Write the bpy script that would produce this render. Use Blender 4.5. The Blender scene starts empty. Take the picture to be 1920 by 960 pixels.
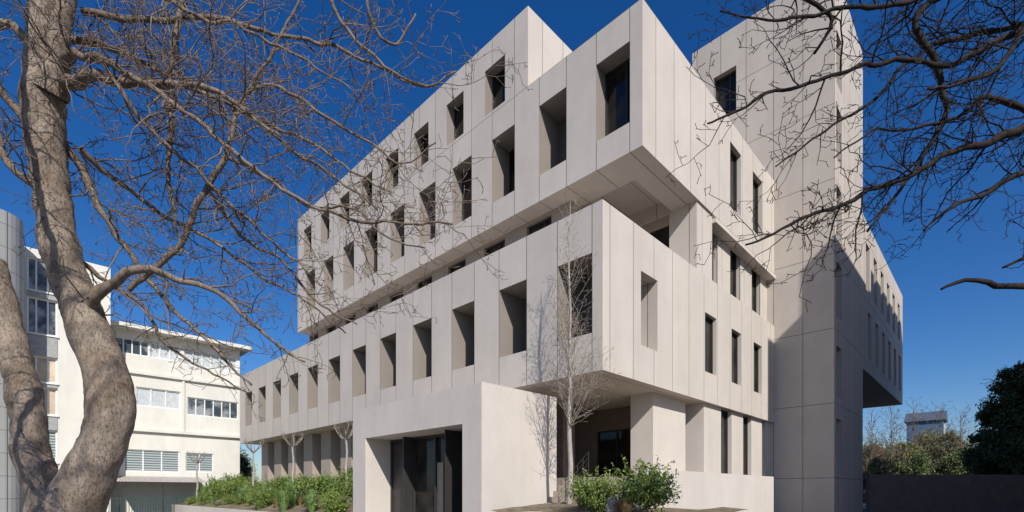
import bpy, bmesh, math, random
from mathutils import Vector, Matrix, noise
random.seed(7)
S=bpy.context.scene
COL=S.collection
E=1.6   # eye height: facade heights below are surveyed from the eye line
HEAD=-math.atan2(0.7144,0.6995)

# ------------------------------------------------------------------ helpers
def new_mat(name):
    m=bpy.data.materials.new(name); m.use_nodes=True
    nt=m.node_tree; b=nt.nodes['Principled BSDF']
    return m,nt,b
def N(nt,t,**k):
    n=nt.nodes.new(t)
    for a,v in k.items(): setattr(n,a,v)
    return n
def math_n(nt,op,a,b=None,c=None):
    n=N(nt,'ShaderNodeMath',operation=op)
    for i,v in enumerate((a,b,c)):
        if v is None: continue
        if isinstance(v,(int,float)): n.inputs[i].default_value=v
        else: nt.links.new(v,n.inputs[i])
    return n.outputs[0]
def ramp(nt,fac,stops):
    r=N(nt,'ShaderNodeValToRGB'); e=r.color_ramp.elements
    while len(e)<len(stops): e.new(0.5)
    for i,(p,c) in enumerate(stops):
        e[i].position=p; e[i].color=(*c,1)
    nt.links.new(fac,r.inputs[0]); return r.outputs[0]
def noise_n(nt,vec,scale,detail=4,rough=0.6):
    n=N(nt,'ShaderNodeTexNoise'); n.inputs['Scale'].default_value=scale
    n.inputs['Detail'].default_value=detail; n.inputs['Roughness'].default_value=rough
    if vec is not None: nt.links.new(vec,n.inputs['Vector'])
    return n.outputs['Fac']
def mult(nt,a,b,fac=1.0):
    m=N(nt,'ShaderNodeMix',data_type='RGBA',blend_type='MULTIPLY'); m.inputs[0].default_value=fac
    nt.links.new(a,m.inputs[6]); nt.links.new(b,m.inputs[7]); return m.outputs[2]

def concrete(name,base,pitch=None,off=0,zs=(),zpitch=None,zoff=0,lw=0.013,dark=0.28,blotch=0.06,streak=.95):
    m,nt,b=new_mat(name)
    tc=N(nt,'ShaderNodeTexCoord').outputs['Object']
    c1=tuple(x*(1-blotch) for x in base); c2=tuple(min(1,x*(1+blotch)) for x in base)
    col=ramp(nt,noise_n(nt,tc,0.7,6,0.7),[(0.3,c1),(0.7,c2)])
    g=ramp(nt,noise_n(nt,tc,22,4,0.8),[(0.3,(0.88,)*3),(0.7,(1.0,)*3)])
    col=mult(nt,col,g)
    mp=N(nt,'ShaderNodeMapping'); mp.inputs['Scale'].default_value=(1.2,1.2,0.2); nt.links.new(tc,mp.inputs[0])
    st=ramp(nt,noise_n(nt,mp.outputs[0],1.1,5,0.6),[(0.35,(streak,streak-.005,streak-.01)),(0.6,(1,1,1))])
    col=mult(nt,col,st)
    bh=noise_n(nt,tc,55,3,0.7)
    if pitch:
        sp=N(nt,'ShaderNodeSeparateXYZ'); nt.links.new(tc,sp.inputs[0])
        gn=N(nt,'ShaderNodeNewGeometry'); sn=N(nt,'ShaderNodeSeparateXYZ'); nt.links.new(gn.outputs['True Normal'],sn.inputs[0])
        isx=math_n(nt,'GREATER_THAN',math_n(nt,'ABSOLUTE',sn.outputs[0]),0.5)
        isz0=math_n(nt,'GREATER_THAN',math_n(nt,'ABSOLUTE',sn.outputs[2]),0.5)
        isx=math_n(nt,'MAXIMUM',isx,isz0)
        al=math_n(nt,'ADD',math_n(nt,'MULTIPLY',sp.outputs[1],isx),math_n(nt,'MULTIPLY',sp.outputs[0],math_n(nt,'SUBTRACT',1.0,isx)))
        def lines(v,p,o):
            q=math_n(nt,'DIVIDE',math_n(nt,'SUBTRACT',v,o),p)
            d=math_n(nt,'MULTIPLY',math_n(nt,'ABSOLUTE',math_n(nt,'SUBTRACT',q,math_n(nt,'ROUND',q))),p)
            return math_n(nt,'LESS_THAN',d,lw)
        L=lines(al,pitch,off)
        isz=math_n(nt,'LESS_THAN',math_n(nt,'ABSOLUTE',sn.outputs[2]),0.5)
        if zpitch: L=math_n(nt,'MAXIMUM',L,math_n(nt,'MULTIPLY',isz,lines(sp.outputs[2],zpitch,zoff)))
        for z in zs:
            l=math_n(nt,'LESS_THAN',math_n(nt,'ABSOLUTE',math_n(nt,'SUBTRACT',sp.outputs[2],z)),lw)
            L=math_n(nt,'MAXIMUM',L,math_n(nt,'MULTIPLY',isz,l))
        idv=math_n(nt,'FLOOR',math_n(nt,'DIVIDE',math_n(nt,'SUBTRACT',al,off),pitch))
        wn=N(nt,'ShaderNodeTexWhiteNoise',noise_dimensions='1D'); nt.links.new(idv,wn.inputs['W'])
        col=mult(nt,col,ramp(nt,wn.outputs['Value'],[(0,(0.94,0.94,0.945)),(1,(1,1,1))]))
        lc=ramp(nt,L,[(0,(1,1,1)),(1,(dark,)*3)])
        col=mult(nt,col,lc)
    nt.links.new(col,b.inputs['Base Color']); b.inputs['Roughness'].default_value=0.88
    b.inputs['Specular IOR Level'].default_value=0.25
    bp=N(nt,'ShaderNodeBump'); bp.inputs['Strength'].default_value=0.2; bp.inputs['Distance'].default_value=0.008
    nt.links.new(bh,bp.inputs['Height']); nt.links.new(bp.outputs[0],b.inputs['Normal'])
    return m
def simple(name,c,rough=0.6,metal=0,var=0.12,scale=6,spec=0.5,c2=None):
    m,nt,b=new_mat(name)
    tc=N(nt,'ShaderNodeTexCoord').outputs['Object']
    a=tuple(x*(1-var) for x in c); d=c2 or tuple(min(1,x*(1+var)) for x in c)
    nt.links.new(ramp(nt,noise_n(nt,tc,scale),[(0.35,a),(0.65,d)]),b.inputs['Base Color'])
    b.inputs['Roughness'].default_value=rough; b.inputs['Metallic'].default_value=metal
    b.inputs['Specular IOR Level'].default_value=spec
    return m
CB=(0.60,0.542,0.478)
m_low=concrete('concrete_panels_a',CB,1.235,8.03,zs=())
m_up=concrete('concrete_panels_b',CB,1.24,8.12,zs=(14.97+E-0.002,))
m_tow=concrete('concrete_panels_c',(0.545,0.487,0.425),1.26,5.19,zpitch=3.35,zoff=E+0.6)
m_plain=concrete('concrete_plain',(0.615,0.56,0.50))
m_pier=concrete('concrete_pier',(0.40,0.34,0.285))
m_reveal=concrete('shaded_reveal',(0.27,0.238,0.208))  # concrete darkened so the colour itself carries the shade of the window recesses
m_glass,nt,b=new_mat('dark_glass')
tc=N(nt,'ShaderNodeTexCoord').outputs['Object']
nt.links.new(ramp(nt,noise_n(nt,tc,0.9,2),[(0.4,(0.012,0.012,0.012)),(0.65,(0.045,0.038,0.03))]),b.inputs['Base Color'])
b.inputs['Roughness'].default_value=0.06; b.inputs['Specular IOR Level'].default_value=.35
m_frame=simple('bronze_frame',(0.035,0.032,0.03),0.45)
m_shade_back=simple('recess_shade_brown',(0.11,0.088,0.075),0.7)  # dark tone stands for shaded concrete deep inside the openings
m_brown=simple('brown_wall',(0.18,0.14,0.115),0.8)
m_white=concrete('white_render',(0.74,0.715,0.64),blotch=0.05,streak=.92)
m_whiteframe=simple('white_frame',(0.75,0.75,0.73),0.5)
m_grey=simple('grey_panel',(0.33,0.33,0.32),0.6)
m_blueglass,nt,b=new_mat('pane_glass')
tc=N(nt,'ShaderNodeTexCoord').outputs['Object']
nt.links.new(ramp(nt,noise_n(nt,tc,0.8,3),[(0.45,(0.05,0.065,0.08)),(0.6,(0.3,0.32,0.33))]),b.inputs['Base Color'])
b.inputs['Roughness'].default_value=0.12; b.inputs['Specular IOR Level'].default_value=.3
m_blind=simple('pale_blind',(.5,.53,.54),.4)
m_beige=simple('beige_blind',(.5,.41,.3),.5,var=.25,scale=1.2)
m_louv,nt,b=new_mat('glass_louvre')
tc=N(nt,'ShaderNodeTexCoord').outputs['Object']; sp=N(nt,'ShaderNodeSeparateXYZ'); nt.links.new(tc,sp.inputs[0])
nt.links.new(ramp(nt,math_n(nt,'FRACT',math_n(nt,'MULTIPLY',sp.outputs[2],6)),[(0.3,(.1,.13,.14)),(.7,(.42,.46,.46))]),b.inputs['Base Color']); b.inputs['Roughness'].default_value=.2

def add_obj(name,verts,faces,mat,parent=None,smooth=False):
    me=bpy.data.meshes.new(name); me.from_pydata(verts,[],faces); me.update()
    o=bpy.data.objects.new(name,me); COL.objects.link(o)
    if mat: me.materials.append(mat)
    if smooth:
        for p in me.polygons: p.use_smooth=True
    if parent: 
        o.parent=parent; o.matrix_parent_inverse=parent_world(parent).inverted()
    return o
def parent_world(p):
    if p.parent is None: return Matrix.LocRotScale(p.location,p.rotation_euler,p.scale)
    return Matrix.Identity(4)
def empty(name,loc,label,cat,group=None):
    o=bpy.data.objects.new(name,None); o.location=loc; COL.objects.link(o); o.empty_display_size=0.3
    o['label']=label; o['category']=cat
    if group: o['group']=group
    return o
class MB:
    def __init__(s): s.v=[]; s.f=[]; s.dark=set()
    def quad(s,a,b,c,d):
        n=len(s.v); s.v+= [a,b,c,d]; s.f.append((n,n+1,n+2,n+3))
    def box(s,x0,x1,y0,y1,z0,z1):
        n=len(s.v)
        s.v+=[(x0,y0,z0),(x1,y0,z0),(x1,y1,z0),(x0,y1,z0),(x0,y0,z1),(x1,y0,z1),(x1,y1,z1),(x0,y1,z1)]
        for q in ((0,3,2,1),(4,5,6,7),(0,1,5,4),(1,2,6,5),(2,3,7,6),(3,0,4,7)): s.f.append(tuple(n+i for i in q))
    def obj(s,name,mat,parent=None,smooth=False): return add_obj(name,s.v,s.f,mat,parent,smooth)
def P(axis,plane,a,z,dep):
    if axis=='z': return (a,z,plane+dep)
    return (plane+dep,a,z) if axis=='x' else (a,plane+dep,z)
def facade(mb,axis,plane,a0,a1,z0,z1,wins):
    A=sorted({a0,a1,*[w[0] for w in wins],*[w[1] for w in wins]})
    Z=sorted({z0,z1,*[w[2] for w in wins],*[w[3] for w in wins]})
    for i in range(len(A)-1):
        for j in range(len(Z)-1):
            ca=(A[i]+A[i+1])/2; cz=(Z[j]+Z[j+1])/2
            if any(w[0]<ca<w[1] and w[2]<cz<w[3] for w in wins): continue
            mb.quad(P(axis,plane,A[i],Z[j],0),P(axis,plane,A[i+1],Z[j],0),P(axis,plane,A[i+1],Z[j+1],0),P(axis,plane,A[i],Z[j+1],0))
    for w in wins:
        p,q,r,s,d=w[:5]
        c=[(p,r),(q,r),(q,s),(p,s)]
        for k in range(4):
            u=c[k]; v=c[(k+1)%4]
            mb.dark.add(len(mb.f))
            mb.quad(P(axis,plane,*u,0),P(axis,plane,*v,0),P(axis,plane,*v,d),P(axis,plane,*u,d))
def pbox(mb,axis,plane,a0,a1,z0,z1,d0,d1):
    if axis=='x': mb.box(plane+d0,plane+d1,a0,a1,z0,z1)
    else: mb.box(a0,a1,plane+d0,plane+d1,z0,z1)
def window(parent,axis,plane,w,kind='glass',mull=0.5,gm=None,fm=None,t=0.05):
    a0,a1,z0,z1,d=w[:5]
    if kind=='shade_back':  # flat back panel coloured as shade, closing a deep opening
        mb=MB(); pbox(mb,axis,plane,a0+.001,a1-.001,z0+.001,z1-.001,d-.03,d+.02)
        return mb.obj('shade_back',m_shade_back,parent)
    mb=MB(); pbox(mb,axis,plane,a0+.01,a1-.01,z0+.01,z1-.01,d-.01,d+.02)
    g=mb.obj('window',gm or m_glass,parent)
    f=MB()
    e=0.002
    pbox(f,axis,plane,a0+e,a0+t,z0+e,z1-e,d-.08,d-.012); pbox(f,axis,plane,a1-t,a1-e,z0+e,z1-e,d-.08,d-.012)
    pbox(f,axis,plane,a0+t,a1-t,z0+e,z0+t,d-.08,d-.012); pbox(f,axis,plane,a0+t,a1-t,z1-t,z1-e,d-.08,d-.012)
    if mull:
        ms=mull if isinstance(mull,(list,tuple)) else [mull]
        for mm in ms:
            c=a0+(a1-a0)*mm; pbox(f,axis,plane,c-t/2,c+t/2,z0+t,z1-t,d-.07,d-.012)
    f.obj('frame',fm or m_frame,g)
    return g

# ------------------------------------------------------------------ main building
bld=empty('concrete_building',(18,18,0),'pale beige concrete building of stacked shifted blocks with deep square windows','building')
def vol(name,mat,x0,x1,y0,y1,z0,z1,wf,ws,notch=None):
    z0+=E; z1+=E
    wf=[(a,b,c+E,d+E,e,k) for a,b,c,d,e,k in wf]; ws=[(a,b,c+E,d+E,e,k) for a,b,c,d,e,k in ws]
    mb=MB()
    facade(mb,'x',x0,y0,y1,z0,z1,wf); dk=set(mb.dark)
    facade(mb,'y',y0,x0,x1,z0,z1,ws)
    mb.quad((x0,y0,z1),(x1,y0,z1),(x1,y1,z1),(x0,y1,z1))
    if notch:
        a,b,c,d,e=notch; facade(mb,'z',z0,x0,x1,y0,y1,[notch])
        mb.quad((a,c,z0+e),(b,c,z0+e),(b,d,z0+e),(a,d,z0+e))
    else: mb.quad((x0,y0,z0),(x0,y1,z0),(x1,y1,z0),(x1,y0,z0))
    mb.quad((x1,y0,z0),(x1,y1,z0),(x1,y1,z1),(x1,y0,z1)); mb.quad((x0,y1,z0),(x0,y1,z1),(x1,y1,z1),(x1,y1,z0))
    o=mb.obj(name,mat,bld)
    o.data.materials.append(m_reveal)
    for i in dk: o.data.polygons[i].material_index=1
    bm=bmesh.new(); bm.from_mesh(o.data); bmesh.ops.remove_doubles(bm,verts=bm.verts,dist=1e-4); bmesh.ops.recalc_face_normals(bm,faces=bm.faces); bm.to_mesh(o.data); bm.free()
    for w in wf: window(bld,'x',x0,w,w[5],0.35)
    for w in ws: window(bld,'y',y0,w,w[5],None)
    return o
p=2.47
wf=[(8.03+p*i,9.25+p*i,4.4,6.62,1.15,'shade_back' if i in(0,1,2,3,5,6,8,9) else 'glass') for i in range(12)]
ws=[(13.41,14.43,4.42,6.66,0.95,'shade_back')]+[(18.0+2.55*i,19.05+2.55*i,4.42,6.6,0.22,'glass') for i in range(3)]
vol('facade_block',m_low,11.375,25.9,7.682,37.6,3.31,7.96,wf,ws)
p=2.48
wf=[(8.12+p*i,9.37+p*i,11.42,13.93,[0.6,1.15,1.05][i%3] if i<9 else .6,'shade_back' if i in(1,4,7) else 'glass') for i in range(10)]
ws=[(20.4,21.6,11.5,14.1,0.25,'glass'),(23.0,24.2,11.5,14.1,0.25,'glass')]
vol('facade_block',m_up,13.5,25.9,7.682,33.06,10.49,14.97,wf,ws,(14.82,17.5,8.72,11.1,.55))
wf=[(13.6+p*i,14.75+p*i,15.1,16.9,0.5,'glass') for i in range(8)]
vol('facade_block',m_up,13.503,25.8,12.39,33.05,14.975,17.95,wf,[])
# stair tower
wf=[(9.45,10.6,19.2,21.6,0.35,'glass')]
ws=[(26.25,27.3,a,b,0.3,'glass') for a,b in((18.5,20.9),(15.1,17.5),(11.5,13.9),(7.9,10.4),(4.3,6.6),(0.8,3.3))]
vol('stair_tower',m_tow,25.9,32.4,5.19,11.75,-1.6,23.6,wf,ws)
ws=[]
for i in range(6):
    ws+= [(33.3+2.45*i,34.4+2.45*i,11.2,13.8,0.3,'glass'),(33.9+2.45*i,34.9+2.45*i,7.5,10.1,0.3,'glass')]
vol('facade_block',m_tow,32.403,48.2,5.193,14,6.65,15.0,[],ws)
# recessed storey between blocks
wf=[(11.89+2.47*i,13.14+2.47*i,8.0,10.36,0.2,'glass') for i in range(9)]
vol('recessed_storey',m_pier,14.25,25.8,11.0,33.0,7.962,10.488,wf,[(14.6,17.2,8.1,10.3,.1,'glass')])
for z0,z1 in ((7.963,8.3),(10.1,10.487)):
    mb=MB(); mb.box(17.6,17.8,8.82,10.99,z0+E,z1+E); mb.obj('spandrel',m_pier,bld)
window(bld,'x',17.6,(8.82,10.99,8.3+E,10.1+E,0.1),'glass',0.5)
def column(x0,x1,y0,y1,z0,z1,mat=m_plain):
    mb=MB(); mb.box(x0,x1,y0,y1,z0+E,z1+E); return mb.obj('column',mat,bld)
column(17.45,18.8,7.75,8.81,7.963,10.487,m_low)
for a,b in((19.95,21.25),(22.4,23.8),(24.95,25.895)): column(a,b,8.0,8.9,7.963,10.487,m_low)
for a,b in((18.8,19.95),(21.25,22.4),(23.8,24.95)):
    window(bld,'y',8.15,(a+.003,b-.003,7.97+E,10.48+E,.1),'glass',None)
mb=MB(); mb.box(18.803,25.893,7.6,8.05,10.2+E,10.36+E); mb.obj('ledge',m_plain,bld)
# ground floor
FL=0.42
column(15.1,17.5,8.2,9.05,FL,3.308,m_plain)
for a,b in((18.3,19.9),(21.0,22.3),(23.3,24.7),(25.2,25.895)): column(a,b,7.85,8.9,FL,3.308,m_plain)
for a,b in((19.9,21.0),(22.3,23.3),(24.7,25.2)):
    window(bld,'y',7.98,(a+.003,b-.003,FL+E,3.3+E,.1),'glass',None)
window(bld,'y',8.8,(17.503,18.297,FL+E,3.3+E,.05),'glass',None)
def part(name,mat,*b):
    mb=MB(); mb.box(*b); return mb.obj(name,mat,bld)
part('recess_wall',m_brown,17.0,17.2,11.75,16,FL+E,3.307+E)
part('recess_wall',m_brown,17.0,17.2,9.06,11.75,2.45+E,3.307+E)
part('recess_wall',m_brown,12.2,13.6,11.6,11.8,FL+E,3.307+E)
column(14.2,14.9,11.3,12.0,FL,3.307,m_brown)
window(bld,'x',17.0,(9.06,11.75,FL+E,2.45+E,.1),'glass',[.33,.66])
for i in range(9):
    y=16.6+2.3*i
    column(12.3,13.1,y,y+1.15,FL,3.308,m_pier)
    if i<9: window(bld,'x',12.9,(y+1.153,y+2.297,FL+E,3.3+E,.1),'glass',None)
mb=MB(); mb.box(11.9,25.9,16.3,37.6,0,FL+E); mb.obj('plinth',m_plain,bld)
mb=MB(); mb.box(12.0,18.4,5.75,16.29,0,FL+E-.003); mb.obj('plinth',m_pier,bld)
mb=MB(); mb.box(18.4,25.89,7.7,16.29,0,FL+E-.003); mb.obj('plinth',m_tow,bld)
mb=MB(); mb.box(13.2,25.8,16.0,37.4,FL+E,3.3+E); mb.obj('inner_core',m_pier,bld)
# entrance portal
por=MB()
X0,XB,Y0,Y1,ZT=8.49,11.5,9.4,16.1,2.8+E
w=(10.16,15.24,0.02,1.79+E,1.05,'x')
facade(por,'x',X0,Y0,Y1,0,ZT,[w])
por.quad((X0,Y0,0),(XB,Y0,0),(XB,Y0,ZT),(X0,Y0,ZT)); por.quad((X0,Y1,0),(XB,Y1,0),(XB,Y1,ZT),(X0,Y1,ZT))
por.quad((X0,Y0,ZT),(XB,Y0,ZT),(XB,Y1,ZT),(X0,Y1,ZT)); por.quad((XB,Y0,0),(XB,Y1,0),(XB,Y1,ZT),(XB,Y0,ZT))
portal=por.obj('entrance_portal',m_plain,bld)
def sub(parent,name,mat,boxes):
    mb=MB()
    for q in boxes: mb.box(*q)
    return mb.obj(name,mat,parent)
g=sub(portal,'door',m_glass,[(9.56,9.59,10.2,15.2,.03,3.38)])
fr=[(9.45,9.555,y,y+.07,.03,3.38) for y in (10.17,11.4,12.62,13.85,15.16)]
fr.append((9.46,9.553,10.24,15.16,3.3,3.385))
fr.append((8.9,9.44,11.41,11.45,.03,3.38)); fr.append((9.1,9.44,13.86,13.92,.03,3.38))
sub(portal,'door_frame',m_frame,fr)
sub(portal,'door_leaf',m_frame,[(9.5,9.545,10.25,11.39,.04,3.28)])
sub(portal,'door_leaf',m_frame,[(9.5,9.545,13.93,15.15,.04,3.28)])
sub(portal,'door_panel',simple('pale_board',(0.35,0.27,0.2),.6),[(9.5,9.54,12.3,12.6,.4,2.5)])

# retaining walls and steps
rw=MB()
zt=.5+E
prof=[(8.6,0),(18.5,0),(18.5,zt),(10.26,zt),(8.9,zt-.62),(8.6,zt-.62)]
for y in (5.5,5.75): rw.v+=[(x,y,z) for x,z in prof]
k=len(prof); rw.f.append(tuple(range(k))); rw.f.append(tuple(range(2*k-1,k-1,-1)))
for i in range(k): j=(i+1)%k; rw.f.append((i,j,k+j,k+i))
o=rw.obj('retaining_wall',m_plain); o['label']='pale concrete retaining wall with sloped end beside planter'; o['category']='wall'
st=MB()
for i in range(5): st.box(10.9+.22*i,11.995,8.55,9.39,0 if i==0 else 1.1+.17*i,1.1+.17*(i+1)-.005)
o=st.obj('stairs',m_pier); o['label']='grey concrete outdoor steps rising beside the entrance portal'; o['category']='stairs'
rl=MB()
for i in range(5):
    x=10.9+.27*i; zz=1.25+.2*i
    rl.box(x-.01,x+.01,8.57,8.59,zz,zz+.7)
for h in (.2,.36,.53,.7):
    n=len(rl.v); a=(10.9,1.25+h); c=(10.9+1.08,1.25+.8+h)
    rl.v+=[(a[0],8.575,a[1]),(c[0],8.575,c[1]),(c[0],8.587,c[1]),(a[0],8.587,a[1]),(a[0],8.575,a[1]+.015),(c[0],8.575,c[1]+.015),(c[0],8.587,c[1]+.015),(a[0],8.587,a[1]+.015)]
    for q in ((0,3,2,1),(4,5,6,7),(0,1,5,4),(1,2,6,5),(2,3,7,6),(3,0,4,7)): rl.f.append(tuple(n+i2 for i2 in q))
o=rl.obj('handrail',m_frame); o['label']='dark thin metal handrail along the outdoor steps'; o['category']='railing'

# ------------------------------------------------------------------ ground
m_asph=simple('asphalt',(0.06,0.06,0.062),.9,var=.25,scale=3)
m_pave=simple('paving',(0.3,0.28,0.26),.85,scale=2)
m_soil=simple('soil',(0.17,0.13,0.08),.95,var=.35,scale=4)
mb=MB(); mb.quad((-900,-900,0),(900,-900,0),(900,900,0),(-900,900,0)); o=mb.obj('ground',m_asph); o['kind']='structure'
mb=MB(); mb.box(-6,7.8,3,37,0.004,.12); o=mb.obj('pavement',m_pave); o['kind']='structure'
def terrain(name,xs,ys,fz,mat):
    v=[];f=[]
    for x in xs:
        for y in ys: v.append((x,y,fz(x,y)))
    ny=len(ys)
    for i in range(len(xs)-1):
        for j in range(ny-1): f.append((i*ny+j,i*ny+j+1,(i+1)*ny+j+1,(i+1)*ny+j))
    o=add_obj(name,v,f,mat,None,True); o['kind']='structure'; return o
def lin(a,b,n): return [a+(b-a)*i/(n-1) for i in range(n)]
def bedz(x,y): 
    t=(x-8.0)/(11.9-8.0); return E-0.95+1.2*max(0,min(1,t))+.1*noise.noise(Vector((x,y,0)))
terrain('planting_bed',lin(8.0,11.9,14),lin(16.12,40,60),bedz,m_soil)
def moundz(x,y): return E-.5+.12*noise.noise(Vector((x*1.3,y*1.3,3)))+.15*(x-8)/2.6
terrain('planting_mound',lin(7.0,10.58,12),lin(3.6,5.49,8),moundz,m_soil)
terrain('planting_mound',lin(8.0,11.99,12),lin(5.76,8.54,10),lambda x,y:moundz(x,y)+.05,m_soil)
mb=MB(); mb.box(7.85,7.998,16.12,40,0,E-.9); o=mb.obj('kerb_wall',m_plain); o['label']='low pale concrete kerb wall edging the planting bed'; o['category']='wall'
mb=MB(); mb.box(6.85,6.998,3.45,8.5,0,E-.56); mb.box(6.998,10.6,3.45,3.598,0,E-.56); o=mb.obj('planter_wall',m_plain); o['label']='low concrete planter wall around shrubs'; o['category']='wall'

# ------------------------------------------------------------------ plants
def leaf_mat(name,c1,c2,c3):
    m,nt,b=new_mat(name)
    tc=N(nt,'ShaderNodeTexCoord').outputs['Object']
    nt.links.new(ramp(nt,noise_n(nt,tc,7,5,.8),[(0.3,c1),(0.5,c2),(0.72,c3)]),b.inputs['Base Color'])
    b.inputs['Roughness'].default_value=.55
    return m
m_leaf=leaf_mat('shrub_leaf',(.05,.085,.015),(.14,.2,.035),(.31,.36,.08))
m_leaf2=leaf_mat('grey_green_leaf',(.07,.1,.035),(.16,.2,.08),(.28,.31,.14))
m_leafd=leaf_mat('evergreen_leaf',(.02,.036,.012),(.045,.075,.024),(.09,.125,.04))
m_olive=leaf_mat('olive_leaf',(.08,.09,.03),(.15,.155,.055),(.25,.22,.09))
m_green=leaf_mat('hedge_leaf',(.045,.07,.02),(.09,.13,.035),(.17,.2,.06))
m_russet=leaf_mat('russet_leaf',(.13,.08,.045),(.19,.13,.07),(.27,.19,.1))
m_grass=leaf_mat('grass_blade',(.11,.18,.05),(.18,.28,.08),(.3,.38,.14))
m_dry=leaf_mat('dry_grass',(.2,.14,.06),(.32,.22,.1),(.4,.3,.15))
def leaves(v,f,c,r,n,size,rng,shell=.55):
    for i in range(n):
        d=Vector((rng.gauss(0,1),rng.gauss(0,1),rng.gauss(0,1))).normalized()
        k=(shell+(1-shell)*rng.random())*(1+.35*noise.noise(d*2.3+Vector(c)))
        p=Vector((c[0]+d.x*r[0]*k,c[1]+d.y*r[1]*k,c[2]+d.z*r[2]*k))
        nrm=(d+Vector((rng.gauss(0,.7),rng.gauss(0,.7),rng.gauss(0,.7)+.3))).normalized()
        t=nrm.cross(Vector((rng.random(),rng.random(),rng.random()-.5))).normalized(); u=nrm.cross(t)
        s=size*(.6+.8*rng.random()); q=len(v)
        v+= [tuple(p-t*s),tuple(p+u*s*.45+nrm*s*.1),tuple(p+t*s),tuple(p-u*s*.45+nrm*s*.1)]; f.append((q,q+1,q+2,q+3))
def tube(v,f,pts,rad,sides=4):
    n=len(pts); base=len(v)
    ref=Vector((0.3,0.9,0.2))
    for i,p in enumerate(pts):
        d=(pts[min(i+1,n-1)]-pts[max(i-1,0)])
        if d.length<1e-6: d=Vector((0,0,1))
        d.normalize()
        a=(ref-d*ref.dot(d))
        if a.length<.05: a=d.orthogonal()
        a.normalize(); ref=a; b=d.cross(a)
        for s in range(sides):
            t=2*math.pi*s/sides; v.append(tuple(p+(a*math.cos(t)+b*math.sin(t))*rad[i]))
    for i in range(n-1):
        for s in range(sides):
            s2=(s+1)%sides; q=base+i*sides; f.append((q+s,q+s2,q+sides+s2,q+sides+s))
    f.append(tuple(base+(n-1)*sides+s for s in range(sides)))
def cat(pts,step):
    out=[]
    n=len(pts)
    for i in range(n-1):
        p0=pts[max(i-1,0)];p1=pts[i];p2=pts[i+1];p3=pts[min(i+2,n-1)]
        L=(Vector(p2[:3])-Vector(p1[:3])).length; k=max(2,int(L/step))
        for j in range(k):
            t=j/k
            out.append([.5*((2*b)+(-a+c)*t+(2*a-5*b+4*c-d)*t*t+(-a+3*b-3*c+d)*t**3) for a,b,c,d in zip(p0,p1,p2,p3)])
    out.append(list(pts[-1])); return out
def grow(v,f,p,d,L,r,lev,rng,up=.12,wob=.28,spacing=.14,rmin=.0026):
    seg=max(2,int(L/(.09 if L<1.2 else .16))); pts=[p.copy()]; rad=[r]; q=p.copy(); dd=d.normalized()
    home=dd.copy()
    for i in range(seg):
        # kinks at each bud but the twig keeps its general heading
        dd=(dd*.5+home*.5+Vector((rng.gauss(0,wob),rng.gauss(0,wob),rng.gauss(0,wob)+up))).normalized()
        q=q+dd*(L/seg); pts.append(q.copy()); rad.append(max(rmin,r*(1-.75*(i+1)/seg)))
    if lev<=1: rad[-1]=rad[-1]*1.35
    tube(v,f,pts,rad,5 if r>.02 else (4 if r>.007 else 3))
    if lev<=0: return
    n=max(1,int(L/spacing)) 
    for k in range(n):
        t=(k+.5+rng.random()*.5)/n
        if t>1: t=1
        i=min(seg-1,int(t*seg)); a=pts[i].lerp(pts[i+1],t*seg-i); dr=(pts[i+1]-pts[i]).normalized()
        s=dr.cross(Vector((rng.gauss(0,1),rng.gauss(0,1),rng.gauss(0,1)))).normalized()
        nd=(dr*rng.uniform(.35,.9)+s).normalized()
        grow(v,f,a,nd,max(.05,L*rng.uniform(.2,.55)*(1-.35*t)),max(rmin,rad[i]*.6),lev-1,rng,up,wob*1.1,spacing*.75,rmin)
def bark(name,c1,c2,scale=9,crack=.8,bump=.4,stretch=.3,sp=(.75,.72,.68)):
    m,nt,b=new_mat(name)
    tc=N(nt,'ShaderNodeTexCoord').outputs['Object']
    mp=N(nt,'ShaderNodeMapping'); mp.inputs['Scale'].default_value=(1,1,stretch); nt.links.new(tc,mp.inputs[0])
    n1=noise_n(nt,mp.outputs[0],scale,9,.7)
    n2=noise_n(nt,tc,3,5,.6)
    n3=noise_n(nt,mp.outputs[0],scale*6,6,.8)
    col=ramp(nt,n1,[(.3,c1),(.65,c2)])
    col=mult(nt,col,ramp(nt,n2,[(.35,sp),(.6,(1,1,1))]))
    col=mult(nt,col,ramp(nt,n3,[(.38,(crack*.75,crack*.72,crack*.7)),(.52,(1,1,1))]))
    nt.links.new(col,b.inputs['Base Color']); b.inputs['Roughness'].default_value=.85; b.inputs['Specular IOR Level'].default_value=.2
    bp=N(nt,'ShaderNodeBump'); bp.inputs['Strength'].default_value=bump; bp.inputs['Distance'].default_value=.014
    nt.links.new(math_n(nt,'ADD',n1,math_n(nt,'MULTIPLY',n3,.8)),bp.inputs['Height']); nt.links.new(bp.outputs[0],b.inputs['Normal'])
    return m
m_bark=bark('grey_bark',(.20,.155,.118),(.42,.345,.275),11,.5,1.0,.4,(.72,.68,.64))
m_twig=bark('twig_bark',(.10,.078,.06),(.30,.235,.185),20)
m_barkd=bark('dark_bark',(.012,.01,.009),(.045,.034,.029))
m_barkp=bark('pale_bark',(.34,.3,.26),(.52,.47,.42),25)
m_barkg=bark('grey_brown_bark',(.20,.17,.145),(.38,.33,.28),25)

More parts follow.
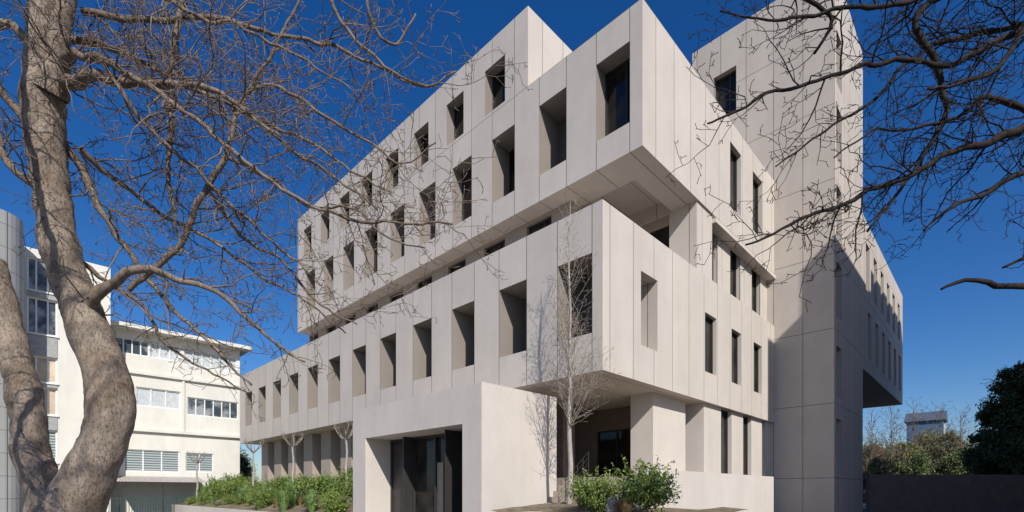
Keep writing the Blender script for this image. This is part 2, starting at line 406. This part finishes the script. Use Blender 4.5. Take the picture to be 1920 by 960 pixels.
G=.0043
def big_tree(name,base,limbs,label,seed,mat_t,mat_b,gx0,lev=2,spacing=.2,thin=.8,rtw=.0024,sp2=.12,wob=.25):
    """limbs: list of (is_trunk, [(gx,gz,depth,radius)], side-branch length, has_side_branches); grid unit 4.3 mm"""
    rng=random.Random(seed)
    root=empty(name,base,label,'tree'); root.rotation_euler=(0,0,HEAD)
    tv,tf,bv,bf=[],[],[],[]
    for tr,pts,L1,ch in limbs:
        k=1 if tr else thin
        P3=[((a-gx0)*G,d,E+b*G,r*G*k) for a,b,d,r in pts]
        sm=cat(P3,.03 if tr else .06)
        vv=[]; rr=[]
        for i,s in enumerate(sm):
            q=Vector(s[:3]); nz=noise.noise_vector(q*2.2)*min(.03,s[3]*.6)
            if not tr: nz+=noise.noise_vector(q*6)*.028+noise.noise_vector(q*15)*.01
            vv.append(q+nz); rr.append(max(.003,s[3]*(1+(.09 if tr else .2)*noise.noise(q*(5 if tr else 11)))))
        n0=len(tv)
        tube(tv if tr else bv,tf if tr else bf,vv,rr,40 if tr else (8 if rr[0]>.03 else 5))
        if tr:
            for i in range(n0,len(tv)):
                q=Vector(tv[i]); c=min(vv,key=lambda a:(a-q).length_squared); d=(q-c).normalized()
                tv[i]=tuple(q+d*(.013*noise.noise(q*8)+.007*noise.noise(q*24)+.03*max(0,noise.noise(q*5+Vector((3,1,7)))-.3)))
        if ch:
            acc=rng.random()*spacing
            for i in range(len(vv)-1):
                acc+=(vv[i+1]-vv[i]).length
                if acc>spacing:
                    acc=rng.random()*spacing*.6; dr=(vv[i+1]-vv[i]).normalized()
                    s=dr.cross(Vector((rng.gauss(0,1),rng.gauss(0,1.2),rng.gauss(0,1)))).normalized()
                    t=i/len(vv)
                    grow(bv,bf,vv[i],(dr*rng.uniform(.4,1.1)+s),L1*rng.uniform(.2,1.2)*(1-.3*t),max(.0035,min(rr[i]*.5,.008)),lev,rng,.03,wob,sp2,rtw)
    for nm,v,f,m in (('trunk',tv,tf,mat_t),('branches',bv,bf,mat_b)):
        me=bpy.data.meshes.new(nm); me.from_pydata(v,[],f); me.materials.append(m)
        for q in me.polygons: q.use_smooth=True
        o=bpy.data.objects.new(nm,me); COL.objects.link(o); o.parent=root
    return root
D4=4.0
bx,by=D4*.7144+(-3.57)*.6997, D4*.6995-(-3.57)*.7146
T=True
limbs=[
 (T,[(118,-372,0,82),(112,-200,0,65),(112,-110,0,60),(135,-30,.0,49),(172,40,-.02,41),(202,100,-.03,38),(214,150,-.03,38),(206,205,-.02,37),(184,260,0,36),(158,325,0,33),(128,390,.02,31),(103,480,.03,30),(88,570,.04,29),(78,650,.04,31),(74,730,.03,33),(78,790,.02,29),(82,860,0,25),(92,940,0,22),(98,1040,0,18)],.9,False),
 (T,[(108,-170,.0,46),(84,-50,.04,37),(56,30,.08,30),(26,105,.14,28),(0,165,.2,28),(-22,240,.26,27),(-58,340,.3,25),(-90,460,.3,22)],.9,False),
 (T,[(95,740,.0,28),(118,790,-.05,19),(133,840,-.1,15),(150,900,-.12,13),(170,1000,-.1,11)],1.0,False),
 (0,[(80,770,0,22),(140,755,-.05,17),(190,750,-.15,14),(240,737,-.2,12),(300,725,-.2,10),(360,712,-.25,8),(430,705,-.3,6),(500,660,-.3,5),(560,610,-.3,3.5)],1.1,T),
 (0,[(165,335,0,20),(195,352,-.08,15),(225,375,-.1,12),(270,392,-.15,10),(310,398,-.15,9),(345,385,-.15,8),(390,370,-.2,6.5),(450,345,-.2,5.5),(500,300,-.2,4.5),(545,260,-.2,3.5),(590,228,-.2,2.5)],.8,T),
 (0,[(70,700,.1,14),(110,640,.2,10),(150,560,.2,8),(200,470,.3,7),(240,410,.3,6),(300,350,.3,5),(360,290,.3,4),(430,210,.3,3)],.9,T),
 (0,[(90,800,0,15),(180,780,-.2,10),(250,750,-.3,8),(330,700,-.35,7),(400,650,-.4,6),(470,590,-.4,5),(560,520,-.4,4),(650,470,-.4,3.5),(760,452,-.4,3),(860,455,-.4,2)],1.0,T),
 (0,[(225,385,.1,7),(300,455,.1,8),(345,505,.05,8),(390,565,0,7.5),(430,620,-.05,7),(445,680,-.05,6),(470,760,0,5),(520,840,0,4),(560,930,0,3)],.9,T),
 (0,[(85,850,0,12),(150,880,.2,9),(220,860,.3,7),(300,830,.3,6),(390,790,.3,5),(470,740,.3,4.5),(560,700,.3,4),(650,640,.3,3),(720,600,.3,2)],1.1,T),
 (0,[(335,1010,.1,9),(315,870,.1,8),(300,790,.1,8),(305,700,.1,7.5),(300,620,.1,6),(310,540,.1,5),(320,450,.1,3)],.8,T),
 (0,[(150,900,0,9),(260,905,.1,7),(380,930,.2,6),(500,900,.2,5),(600,880,.2,4.5),(690,840,.2,4),(780,800,.2,3),(850,830,.2,2)],1.0,T),
 (0,[(590,1000,0,5),(640,880,0,4.5),(720,800,0,3.5),(800,760,.0,2.5)],.7,T),
 (0,[(78,650,0,12),(40,720,-.1,9),(0,760,-.15,8),(-60,800,-.2,7)],.8,T),
 (0,[(80,800,0,12),(50,850,-.1,9),(0,850,-.15,8),(-60,900,-.2,7)],.8,T),
 (0,[(84,560,0,10),(40,600,-.1,8),(0,690,-.1,6),(-40,740,-.1,5)],.8,T),
 (0,[(150,640,0,8),(200,600,.4,6),(260,560,.4,5),(340,520,.4,4.5),(420,460,.4,4),(520,400,.4,3),(620,330,.4,2)],1.0,T),
 (0,[(330,700,-.35,6),(390,720,-.2,5),(470,700,0,4.5),(560,640,.1,4),(640,590,.1,3),(700,540,.1,2)],.9,T),
 (0,[(250,750,-.3,6),(300,660,-.2,5),(370,600,-.1,4.5),(450,520,.0,4),(530,450,0,3),(600,390,0,2)],.9,T),
 (0,[(170,1000,-.1,8),(260,960,-.1,6),(360,880,-.1,5),(460,850,-.1,4),(560,800,-.1,3),(660,740,-.1,2)],.9,T),
 (0,[(110,450,.1,7),(150,420,.3,6),(200,380,.4,5),(250,300,.4,4),(330,250,.4,3),(420,200,.4,2)],.7,T),
 (0,[(430,620,-.05,5),(500,600,.1,4.5),(570,560,.2,4),(640,560,.2,3),(720,500,.2,2.5),(790,480,.2,2)],.9,T),
 (0,[(470,760,0,5),(540,740,-.1,4.5),(610,690,-.1,4),(690,640,-.1,3),(760,600,-.1,2),(820,640,-.1,2)],.9,T),
 (0,[(390,565,0,5),(450,480,.1,4),(520,440,.1,3.5),(590,360,.1,3),(660,320,.1,2)],.8,T),
 (0,[(700,1000,0,5),(690,900,0,4),(740,840,0,3.5),(780,900,.0,2.5)],.7,T),
 # unseen limbs drooping toward the camera, added so their shadows stripe the trunk
 (0,[(98,1040,0,15),(110,1010,-.6,12),(150,850,-1.1,9),(205,640,-1.2,8),(215,430,-1.2,7),(180,290,-1.25,5),(205,170,-1.25,3)],.6,T),
 (0,[(95,1100,0,15),(60,1060,-.7,11),(90,800,-1.2,9),(150,560,-1.35,8),(130,380,-1.35,7),(160,250,-1.3,5),(230,200,-1.25,3)],.6,T),
]
big_tree('bare_tree',(bx,by,0),limbs,'large bare winter tree with forked grey trunk and tangled twigs',3,m_bark,m_twig,130,3,.14,.74,.0021,.11,.24)
limbs=[
 (T,[(2130,-372,0,60),(2125,0,0,50),(2110,400,0,45),(2090,800,0,38),(2080,1100,0,28)],1,False),
 (0,[(2090,800,0,20),(2000,730,0,15),(1920,680,0,12),(1850,655,0,10),(1790,640,0,8),(1700,590,0,7),(1620,560,0,6),(1560,530,0,5),(1480,500,0,4),(1400,460,0,2.5)],.9,T),
 (0,[(2080,1050,0,20),(1950,1000,0,14),(1750,930,.1,9),(1762,850,.1,9),(1785,780,.1,8),(1790,720,.1,7),(1750,640,.1,5),(1690,560,.1,4),(1640,500,.1,3)],.9,T),
 (0,[(2100,900,0,16),(1990,880,0,11),(1880,850,0,9),(1780,800,.0,7),(1680,810,0,6),(1560,780,.0,5),(1430,740,.0,4),(1330,690,0,2.5)],.8,T),
 (0,[(2090,1000,0,14),(1960,950,-.1,9),(1840,960,-.1,7),(1700,900,-.1,6),(1560,880,-.1,5),(1430,860,-.1,3),(1340,880,-.1,2)],.8,T),
 (0,[(2110,600,0,14),(2010,560,0,10),(1930,600,0,8),(1850,560,0,6),(1780,530,0,4),(1730,490,0,3)],.5,T),
 (0,[(2115,420,0,16),(1990,375,0,11),(1920,388,0,9),(1870,385,0,8),(1830,396,0,6),(1790,388,0,5),(1762,380,0,3)],.3,False),
 (0,[(1960,700,0,9),(1880,760,.1,7),(1820,720,.1,5),(1740,700,.1,4),(1650,690,.1,3),(1580,640,.1,2)],.8,T),
 (0,[(1480,1010,0,8),(1510,930,0,6),(1560,880,0,5),(1530,820,0,3.5)],.5,T),
 (0,[(2090,1000,0,14),(2000,1010,-.2,9),(1900,880,-.2,7),(1860,800,-.2,6),(1800,740,-.2,5),(1700,720,-.2,3)],.8,T),
 (0,[(2100,480,0,10),(1990,470,0,7),(1930,440,0,5),(1880,420,0,3)],.4,T),
 (0,[(2090,1050,0,12),(1980,930,.2,8),(1860,900,.2,7),(1760,860,.2,5),(1660,760,.2,4),(1560,700,.2,3),(1480,640,.2,2)],.8,T),
]
D5=4.0; lat=(2130-960)*G
bx2,by2=D5*.7144+lat*.6997, D5*.6995-lat*.7146
big_tree('bare_tree',(bx2,by2,0),limbs,'bare dark-barked winter tree with long spreading twigs',11,m_barkd,m_barkd,2130,3,.125,.7,.0024,.11,.24)

def slender(name,loc,h,label,seed,mat,nb=46,crown0=.3,spread=.75,lev=1,group=None,rmin=.0032,spc=.16,wob=.12,tr=.055,up=.16,mat2=None):
    rng=random.Random(seed); root=empty(name,loc,label,'tree',group)
    v,f=[],[]; pts=[Vector((.02*math.sin(i),.02*math.cos(i*1.7),h*i/14)) for i in range(15)]
    tube(v,f,pts,[max(.006,tr*(1-i/15)) for i in range(15)],8)
    me=bpy.data.meshes.new('trunk'); me.from_pydata(v,[],f); me.materials.append(mat)
    for q in me.polygons:q.use_smooth=True
    o=bpy.data.objects.new('trunk',me); COL.objects.link(o); o.parent=root
    v,f=[],[]
    for k in range(nb):
        t=crown0+(1-crown0)*(k/nb)**1.1; a=rng.uniform(0,6.28); zz=h*t*.97
        L=spread*(1.5-1.1*t)*rng.uniform(.7,1.2)
        grow(v,f,Vector((0,0,zz)),Vector((math.cos(a)*.6,math.sin(a)*.6,.85)),L*1.3,max(rmin,.014*(1.2-t)),lev,rng,up,wob,spc,rmin)
    me=bpy.data.meshes.new('branches'); me.from_pydata(v,[],f); me.materials.append(mat2 or mat)
    o=bpy.data.objects.new('branches',me); COL.objects.link(o); o.parent=root
    return root
slender('young_tree',(10.4,8.05,E-.45),8.1,'slender leafless young tree with pale trunk in planter',5,m_barkp,70,.26,1.08,2,None,.0036,.18,.09,.075,.2,m_barkg)
slender('bare_tree',(-2.7,-.3,0),8.5,'unseen leafless tree added to throw branch shadows on the trunk',77,m_twig,60,.35,1.3,1,None,.012,.3,.12,.14)  # added out of view to throw branch shadows on the forked trunk
def pollard(loc,h,seed):
    rng=random.Random(seed); root=empty('pollarded_tree',loc,'small pruned leafless tree with knobbly branch stubs','tree','pruned trees along the facade')
    v,f=[],[]; pts=[Vector((.03*math.sin(i*1.3+seed),0,h*i/8)) for i in range(9)]
    tube(v,f,pts,[.06-.002*i for i in range(9)],8)
    me=bpy.data.meshes.new('trunk'); me.from_pydata(v,[],f); me.materials.append(m_barkp); o=bpy.data.objects.new('trunk',me); COL.objects.link(o); o.parent=root
    v,f=[],[]
    for k in range(8):
        a=k*.8+rng.random()*.4; L=rng.uniform(.45,.7)
        P0=pts[-1]-Vector((0,0,.12*rng.random())); p1=P0+Vector((math.cos(a)*L*.5,math.sin(a)*L*.5,L*.35)); p2=p1+Vector((math.cos(a+.3)*L*.35,math.sin(a+.3)*L*.35,L*.55))
        tube(v,f,[P0,P0.lerp(p1,.5)-Vector((0,0,.03)),p1,p2],[.038,.03,.028,.022],6)
        for j in range(4):
            grow(v,f,p2,Vector((rng.gauss(0,.6),rng.gauss(0,.6),1)),.3,.008,0,rng,.1,.1)
    me=bpy.data.meshes.new('branches'); me.from_pydata(v,[],f); me.materials.append(m_barkg); o=bpy.data.objects.new('branches',me); COL.objects.link(o); o.parent=root
for i,(x,y,h) in enumerate(((10.3,20.1,2.55),(10.3,25.8,2.6),(10.3,31.6,2.6),(8.8,37.6,2.7))):
    pollard((x,y,bedz(x,y)-.05),h,i)

def plant_mesh(kind,seed,m=None):
    rng=random.Random(seed); v,f=[],[]
    if kind=='shrub':
        for k in range(7):
            a=rng.uniform(0,6.28); r=rng.uniform(0,.32)
            leaves(v,f,(math.cos(a)*r,math.sin(a)*r,.35+rng.uniform(-.1,.25)),(.27,.27,.27),300,.03,rng,.3)
        for k in range(46):
            a=rng.uniform(0,6.28); d=Vector((math.cos(a)*.5,math.sin(a)*.5,rng.uniform(.3,1.2)))
            L=rng.uniform(.5,.95)
            for j in range(12): 
                q=d.normalized()*L*(.55+.5*j/12)+Vector((0,0,.1)); leaves(v,f,tuple(q),(.045,.045,.045),2,.03,rng,.2)
        m=m or m_leaf
    elif kind=='tuft':
        for k in range(420):
            a=rng.uniform(0,6.28); sp=rng.uniform(.05,.42); h=rng.uniform(.3,.6)
            b0=Vector((math.cos(a)*.05,math.sin(a)*.05,0)); b1=Vector((math.cos(a)*sp*.5,math.sin(a)*sp*.5,h*.75)); b2=Vector((math.cos(a)*sp,math.sin(a)*sp,h*(1-.4*sp)))
            s=Vector((-math.sin(a),math.cos(a),0))*.006; q=len(v)
            v+=[tuple(b0-s),tuple(b0+s),tuple(b1+s),tuple(b1-s),tuple(b2)]; f+=[(q,q+1,q+2,q+3),(q+3,q+2,q+4)]
        m=m or m_grass
    me=bpy.data.meshes.new(kind); me.from_pydata(v,[],f); me.materials.append(m); return me
shr=[plant_mesh('shrub',i) for i in range(3)]; shg=[plant_mesh('shrub',i+7,m_leaf2) for i in range(2)]; tuf=[plant_mesh('tuft',i+20) for i in range(2)]
tufd=tuf[0].copy(); tufd.materials.clear(); tufd.materials.append(m_dry)
def put(me,name,x,y,zz,s,label,cat_,group,rz=None,sz=None):
    o=bpy.data.objects.new(name,me); o.location=(x,y,zz); o.scale=(s,s,s*(sz or random.uniform(.85,1.1))); o.rotation_euler=(0,0,random.uniform(0,6.28) if rz is None else rz)
    COL.objects.link(o); o['label']=label; o['category']=cat_
    if group: o['group']=group
    return o
rng=random.Random(4)
for i in range(135):
    x=rng.uniform(8.3,11.6); y=16.8+rng.random()**1.2*22
    q=rng.random()
    if q<.36: put(rng.choice(shr),'shrub',x,y,bedz(x,y)-.12,rng.uniform(.4,1.6)*(1 if x>9.5 else .8),'dense green leafy shrub in the sloping bed','shrub','shrubs in the sloping bed',None,rng.uniform(.6,1.2))
    elif q<.52: put(rng.choice(shg),'shrub',x,y,bedz(x,y)-.12,rng.uniform(.4,1.1),'grey-green leafy shrub in the sloping bed','shrub','grey-green shrubs in the sloping bed',None,rng.uniform(.6,1.4))
    elif q<.93: put(rng.choice(tuf),'grass_tuft',x,y,bedz(x,y)-.02,rng.uniform(.9,2.0),'arching green ornamental grass in sloping bed','plant','grasses in the sloping bed')
    else: put(tufd,'grass_tuft',x,y,bedz(x,y)-.02,rng.uniform(.7,1.2),'straw-coloured grass tuft in sloping bed','plant','dry grasses in the sloping bed')
for x,y,s in ((8.5,4.75,1.25),(8.75,4.95,1.1),(8.5,5.98,1.0),(8.95,6.3,1.05),(9.2,6.0,.8)):
    put(rng.choice(shr),'shrub',x,y,moundz(x,y)-.06,s,'bushy yellow-green shrub with glossy leaves in planter','shrub','shrubs beside the retaining wall')
for x,y,s in ((8.15,5.1,.7),(8.0,4.9,.7),(9.9,6.4,.8),(9.4,6.9,.8)):
    put(tufd,'grass_tuft',x,y,moundz(x,y)-.05,s,'dry straw-coloured grass tuft in planter','plant','dry grasses in planter')

# ------------------------------------------------------------------ white neighbour
nb=empty('white_building',(7,46,0),'older white rendered building with aluminium windows and flat roof','building')
def box_part(name,mat,*b):
    mb=MB(); mb.box(*b); return mb.obj(name,mat,nb)
mb=MB()
Yn=42.0; XE=12.7
W=[(5.07,6.95,9.3+E,10.35+E,.15,4,m_blueglass),(7.0,8.75,9.3+E,10.35+E,.15,3,m_blind),(9.0,12.5,9.15+E,10.3+E,.15,6,m_blind),
   (6.2,8.8,5.85+E,7.15+E,.15,3,m_blind),(9.2,12.6,5.55+E,6.85+E,.15,6,m_blueglass),(5.55,8.75,1.35+E,2.85+E,.15,3,m_louv),(9.1,10.9,1.4+E,2.8+E,.15,2,m_louv)]
facade(mb,'y',Yn,4.6,XE,0,10.9+E,W)
mb.quad((XE,Yn,0),(XE,55,0),(XE,55,10.9+E),(XE,Yn,10.9+E)); mb.quad((4.6,Yn,10.9+E),(XE,Yn,10.9+E),(XE,55,10.9+E),(4.6,55,10.9+E))
mb.obj('wall',m_white,nb)
for w in W: 
    window(nb,'y',Yn,w,'glass',[i/w[5] for i in range(1,w[5])],w[6],m_whiteframe,.07)
box_part('roof_slab',m_white,4.62,XE+.6,Yn-.9,55,10.903+E,11.15+E)
box_part('ledge',m_white,4.65,XE+.1,Yn-.18,Yn-.002,8.0+E,8.2+E)
box_part('ledge',m_white,4.65,XE+.1,Yn-.22,Yn-.002,4.1+E,4.3+E)
box_part('pilaster',m_white,8.88,9.03,Yn-.1,Yn-.002,4.302+E,7.998+E)
mb=MB()
R=((11.7,13.6,m_blueglass),(9.2,11.3,m_blueglass),(6.4,7.9,m_beige),(4.5,6.1,m_beige),(1.7,3.6,m_louv))
W=[(.85,2.15,a+E,b+E,.2,g) for a,b,g in R]
facade(mb,'y',40,-4,4.62,0,14.1+E,W)
mb.quad((4.62,40,0),(4.62,55,0),(4.62,55,14.1+E),(4.62,40,14.1+E)); mb.quad((-4,40,14.1+E),(4.62,40,14.1+E),(4.62,55,14.1+E),(-4,55,14.1+E))
mb.obj('wall',m_white,nb)
for w in W:
    g=window(nb,'y',40,w,'glass',[.3,.68],w[5],m_whiteframe,.08)
    box_part('sill',m_whiteframe,w[0]-.05,w[1]+.05,39.9,39.998,w[2]-.08,w[2])
for a,b in((11.32,11.6),(7.92,9.1),(6.12,6.3),(3.62,4.4)):
    box_part('spandrel',m_grey,.85,2.15,39.96,39.996,a+E,b+E)
v=[];f=[]; n=36
for k,(zz) in enumerate((0,14.7+E)):
    for i in range(n): a=2*math.pi*i/n; v.append((-.75+1.45*math.cos(a),38.4+1.45*math.sin(a),zz))
for i in range(n): f.append((i,(i+1)%n,n+(i+1)%n,n+i))
f.append(tuple(range(n,2*n)))
add_obj('stair_shaft',v,f,concrete('grey_render',(.42,.42,.40),0.6,0,zpitch=1.2),nb,False)
v=[];f=[]
for i in range(60):
    x=4.9+i*.085; dz=.03*(i%2)
    v+=[(x,41.9,1.0+E+dz),(x,39.6,.6+E+dz)]
for i in range(59): f.append((2*i,2*i+1,2*i+3,2*i+2))
o=add_obj('canopy_roof',v,f,simple('grey_sheet',(.38,.35,.32),.8,var=.3),nb)
for x in (5.0,7.3,9.8): box_part('canopy_post',m_frame,x,x+.08,39.65,39.73,0,.6+E)
mb=MB()
for i in range(60): mb.box(4+i*.14,4.03+i*.14,38.98,39.01,0,1.2)
mb.box(3.9,12.5,38.95,38.979,.1,.16); mb.box(3.9,12.5,38.95,38.979,1.1,1.16); 
o=mb.obj('metal_fence',simple('green_paint',(.03,.07,.05),.5)); o['label']='dark green metal bar fence in front of white building'; o['category']='fence'

# ------------------------------------------------------------------ background trees and wall
def line_wall(name,p,q,zt,th,mat,label):
    d=Vector((q[0]-p[0],q[1]-p[1],0)); n=Vector((-d.y,d.x,0)).normalized()*th
    a=Vector((*p,0)); b=Vector((*q,0)); v=[tuple(x) for x in (a,b,b+n,a+n)]; v+=[(x,y,zt) for x,y,_ in v[:4]]
    o=add_obj(name,v,[(0,3,2,1),(4,5,6,7),(0,1,5,4),(1,2,6,5),(2,3,7,6),(3,0,4,7)],mat); o['label']=label; o['category']='wall'; return o
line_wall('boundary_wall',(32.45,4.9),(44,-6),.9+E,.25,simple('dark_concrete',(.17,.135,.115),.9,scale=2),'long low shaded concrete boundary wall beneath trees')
def foliage_tree(name,loc,h,r,n,mat,label,seed,size=.11,K=34,cs=(.2,.42)):
    rng=random.Random(seed); root=empty(name,loc,label,'tree')
    v,f=[],[]
    tube(v,f,[Vector((0,0,0)),Vector((.05,.02,h*.3)),Vector((0,.1,h*.6)),Vector((.1,0,h*.85))],[.2,.15,.1,.04],8)
    for k in range(8): grow(v,f,Vector((0,0,h*(.25+.07*k))),Vector((rng.gauss(0,1),rng.gauss(0,1),.6)),r*.9,.05,1,rng,.1,.2,.3,.012)
    me=bpy.data.meshes.new('trunk'); me.from_pydata(v,[],f); me.materials.append(m_barkd); o=bpy.data.objects.new('trunk',me); COL.objects.link(o); o.parent=root
    v,f=[],[]
    leaves(v,f,(0,0,h*.5),(r*.75,r*.75,h*.42),n//4,size*1.2,rng,.3)
    for k in range(K):
        a=rng.uniform(0,6.28); t=(k+rng.random())/K; rr=r*math.sqrt(rng.uniform(.15,1))*(1.05-.75*t**2.2)
        c=(math.cos(a)*rr,math.sin(a)*rr,h*(.1+.84*t)); s=r*rng.uniform(*cs)
        leaves(v,f,c,(s,s,s),int(n*.75/K),size,rng,.25)
    me=bpy.data.meshes.new('crown'); me.from_pydata(v,[],f); me.materials.append(mat); o=bpy.data.objects.new('crown',me); COL.objects.link(o); o.parent=root
    return root
def pos(t,d): return (d*(.7144+.6997*t),d*(.6995-.7146*t),0)
foliage_tree('evergreen_tree',pos(1.015,31),10.0,2.1,40000,m_leafd,'dense dark evergreen tree behind the boundary wall',1,.1,110,(.16,.32))
foliage_tree('evergreen_tree',pos(1.11,30),11.0,2.5,32000,m_leafd,'dense dark evergreen tree behind the boundary wall',2,.1,100,(.16,.3))
foliage_tree('evergreen_tree',pos(.965,34),6.0,1.6,12000,m_leafd,'lower dark green tree behind the boundary wall',8,.1,50,(.18,.3))
foliage_tree('olive_tree',pos(.79,48),6.6,2.2,12000,m_olive,'olive-green shrubby tree behind the boundary wall',3,.09,50,(.15,.32))
foliage_tree('olive_tree',pos(.885,48),7.6,2.3,12000,m_olive,'olive-green shrubby tree behind the boundary wall',4,.09,50,(.15,.32))
foliage_tree('olive_tree',pos(.735,50),6.6,2.2,10000,m_russet,'russet-leaved shrubby tree beside the concrete wing',6,.09,50,(.15,.32))
foliage_tree('olive_tree',pos(.84,56),8.6,2.4,12000,m_olive,'taller olive-green tree behind the boundary wall',16,.1,60,(.15,.3))
for i,(t,d,h) in enumerate(((.74,42,4.6),(.785,43,4.2),(.825,42,5.0),(.865,43,4.4),(.905,42,5.4),(.94,41,5.6))):
    foliage_tree('garden_shrub',pos(t,d),h,1.5,7000,m_green if i%3 else m_olive,'rounded green garden shrub showing above the boundary wall',70+i,.08,36,(.2,.36))
foliage_tree('evergreen_tree',pos(-.548,44),5.2,1.3,8000,m_leafd,'green tree between the two buildings',18,.08,40,(.2,.35))
foliage_tree('olive_tree',pos(-.56,60),7.5,3.0,8000,m_olive,'olive-green tree beyond the planting bed',19,.12,50,(.2,.35))
for i,(t,d,h) in enumerate(((.725,46,8.8),(.765,47,9.8),(.81,48,10.2),(.865,50,10.4),(.905,46,9.2))):
    slender('bare_tree',pos(t,d),h,'leafless brown tree beyond the boundary wall',30+i,m_twig,52,.2,2.0,2,'bare trees beyond the wall',.012,.5,.2,.1,.06)
for i in range(7):
    foliage_tree('olive_tree',pos(.72+.065*i,66+3*(i%2)),7.6+(i*37%3)*.9,4.4,6000,m_olive,'distant olive-green tree beyond the wall',50+i,.17)
hs=empty('distant_house',pos(.835,72),'distant blue-grey house with pitched roof among trees','house')
x,y,_=pos(.835,72)
mb=MB(); mb.box(x-2,x+2,y-2,y+2,0,11.6); mb.obj('wall',simple('blue_grey_render',(.07,.14,.24),.8),hs)
v=[(x-2.3,y-2.3,11.6),(x+2.3,y-2.3,11.6),(x+2.3,y+2.3,11.6),(x-2.3,y+2.3,11.6),(x,y-2.3,13.1),(x,y+2.3,13.1)]
add_obj('roof',v,[(0,1,4),(2,3,5),(0,4,5,3),(1,2,5,4),(0,3,2,1)],simple('slate',(.08,.1,.13),.6),hs)
for k in range(2): window(hs,'y',y-2,(x-1.4+1.6*k,x-.4+1.6*k,9.7,11.1,-.03),'glass',.5,m_blueglass,m_whiteframe)
# apartment blocks across the street (they throw the shadow on the tower)
ap=empty('apartment_block',(20,-12,0),'tall plain apartment block across the street','building')
def apv(x0,x1,y0,y1,zt):
    mb=MB(); mb.box(x0,x1,y0,y1,0,zt); mb.obj('wall',m_plain,ap)
apv(17.9,19.4,-16,-6,19.2+E); apv(19.403,29,-16,-6.003,21.3+E); apv(29.003,41.5,-16,-6.006,22.6+E)

# ------------------------------------------------------------------ light, sky, camera
w=bpy.data.worlds.new('World'); S.world=w; w.use_nodes=True; nt=w.node_tree
sky=N(nt,'ShaderNodeTexSky',sky_type='NISHITA'); sky.sun_disc=False
el=math.radians(38); SX,SY=-.46,-.888
sky.sun_elevation=el; sky.sun_rotation=math.atan2(SX,SY)%(2*math.pi)
sky.air_density=1.0; sky.dust_density=0.8; sky.ozone_density=5.0
hsn=N(nt,'ShaderNodeHueSaturation'); hsn.inputs['Saturation'].default_value=1.3; hsn.inputs['Value'].default_value=1.0
hsn.inputs['Hue'].default_value=.51
bg=nt.nodes['Background']; bg.inputs['Strength'].default_value=.11
nt.links.new(sky.outputs[0],hsn.inputs['Color']); nt.links.new(hsn.outputs[0],bg.inputs['Color'])
sl=bpy.data.lights.new('sun','SUN'); sl.energy=5.0; sl.angle=math.radians(.5); sl.color=(1,.955,.89)
so=bpy.data.objects.new('sun',sl); COL.objects.link(so)
so.rotation_euler=Vector((SX*math.cos(el),SY*math.cos(el),math.sin(el))).to_track_quat('Z','Y').to_euler(); so.location=(-20,-30,40)
cam=bpy.data.cameras.new('camera'); co=bpy.data.objects.new('camera',cam); COL.objects.link(co)
co.location=(0,0,E); co.rotation_euler=(math.pi/2,0,HEAD); cam.lens=17.42; cam.sensor_width=36; cam.shift_y=.2297; cam.clip_end=3000; cam.clip_start=.05
S.camera=co
S.view_settings.view_transform='Standard'; S.view_settings.look='None'; S.view_settings.exposure=0
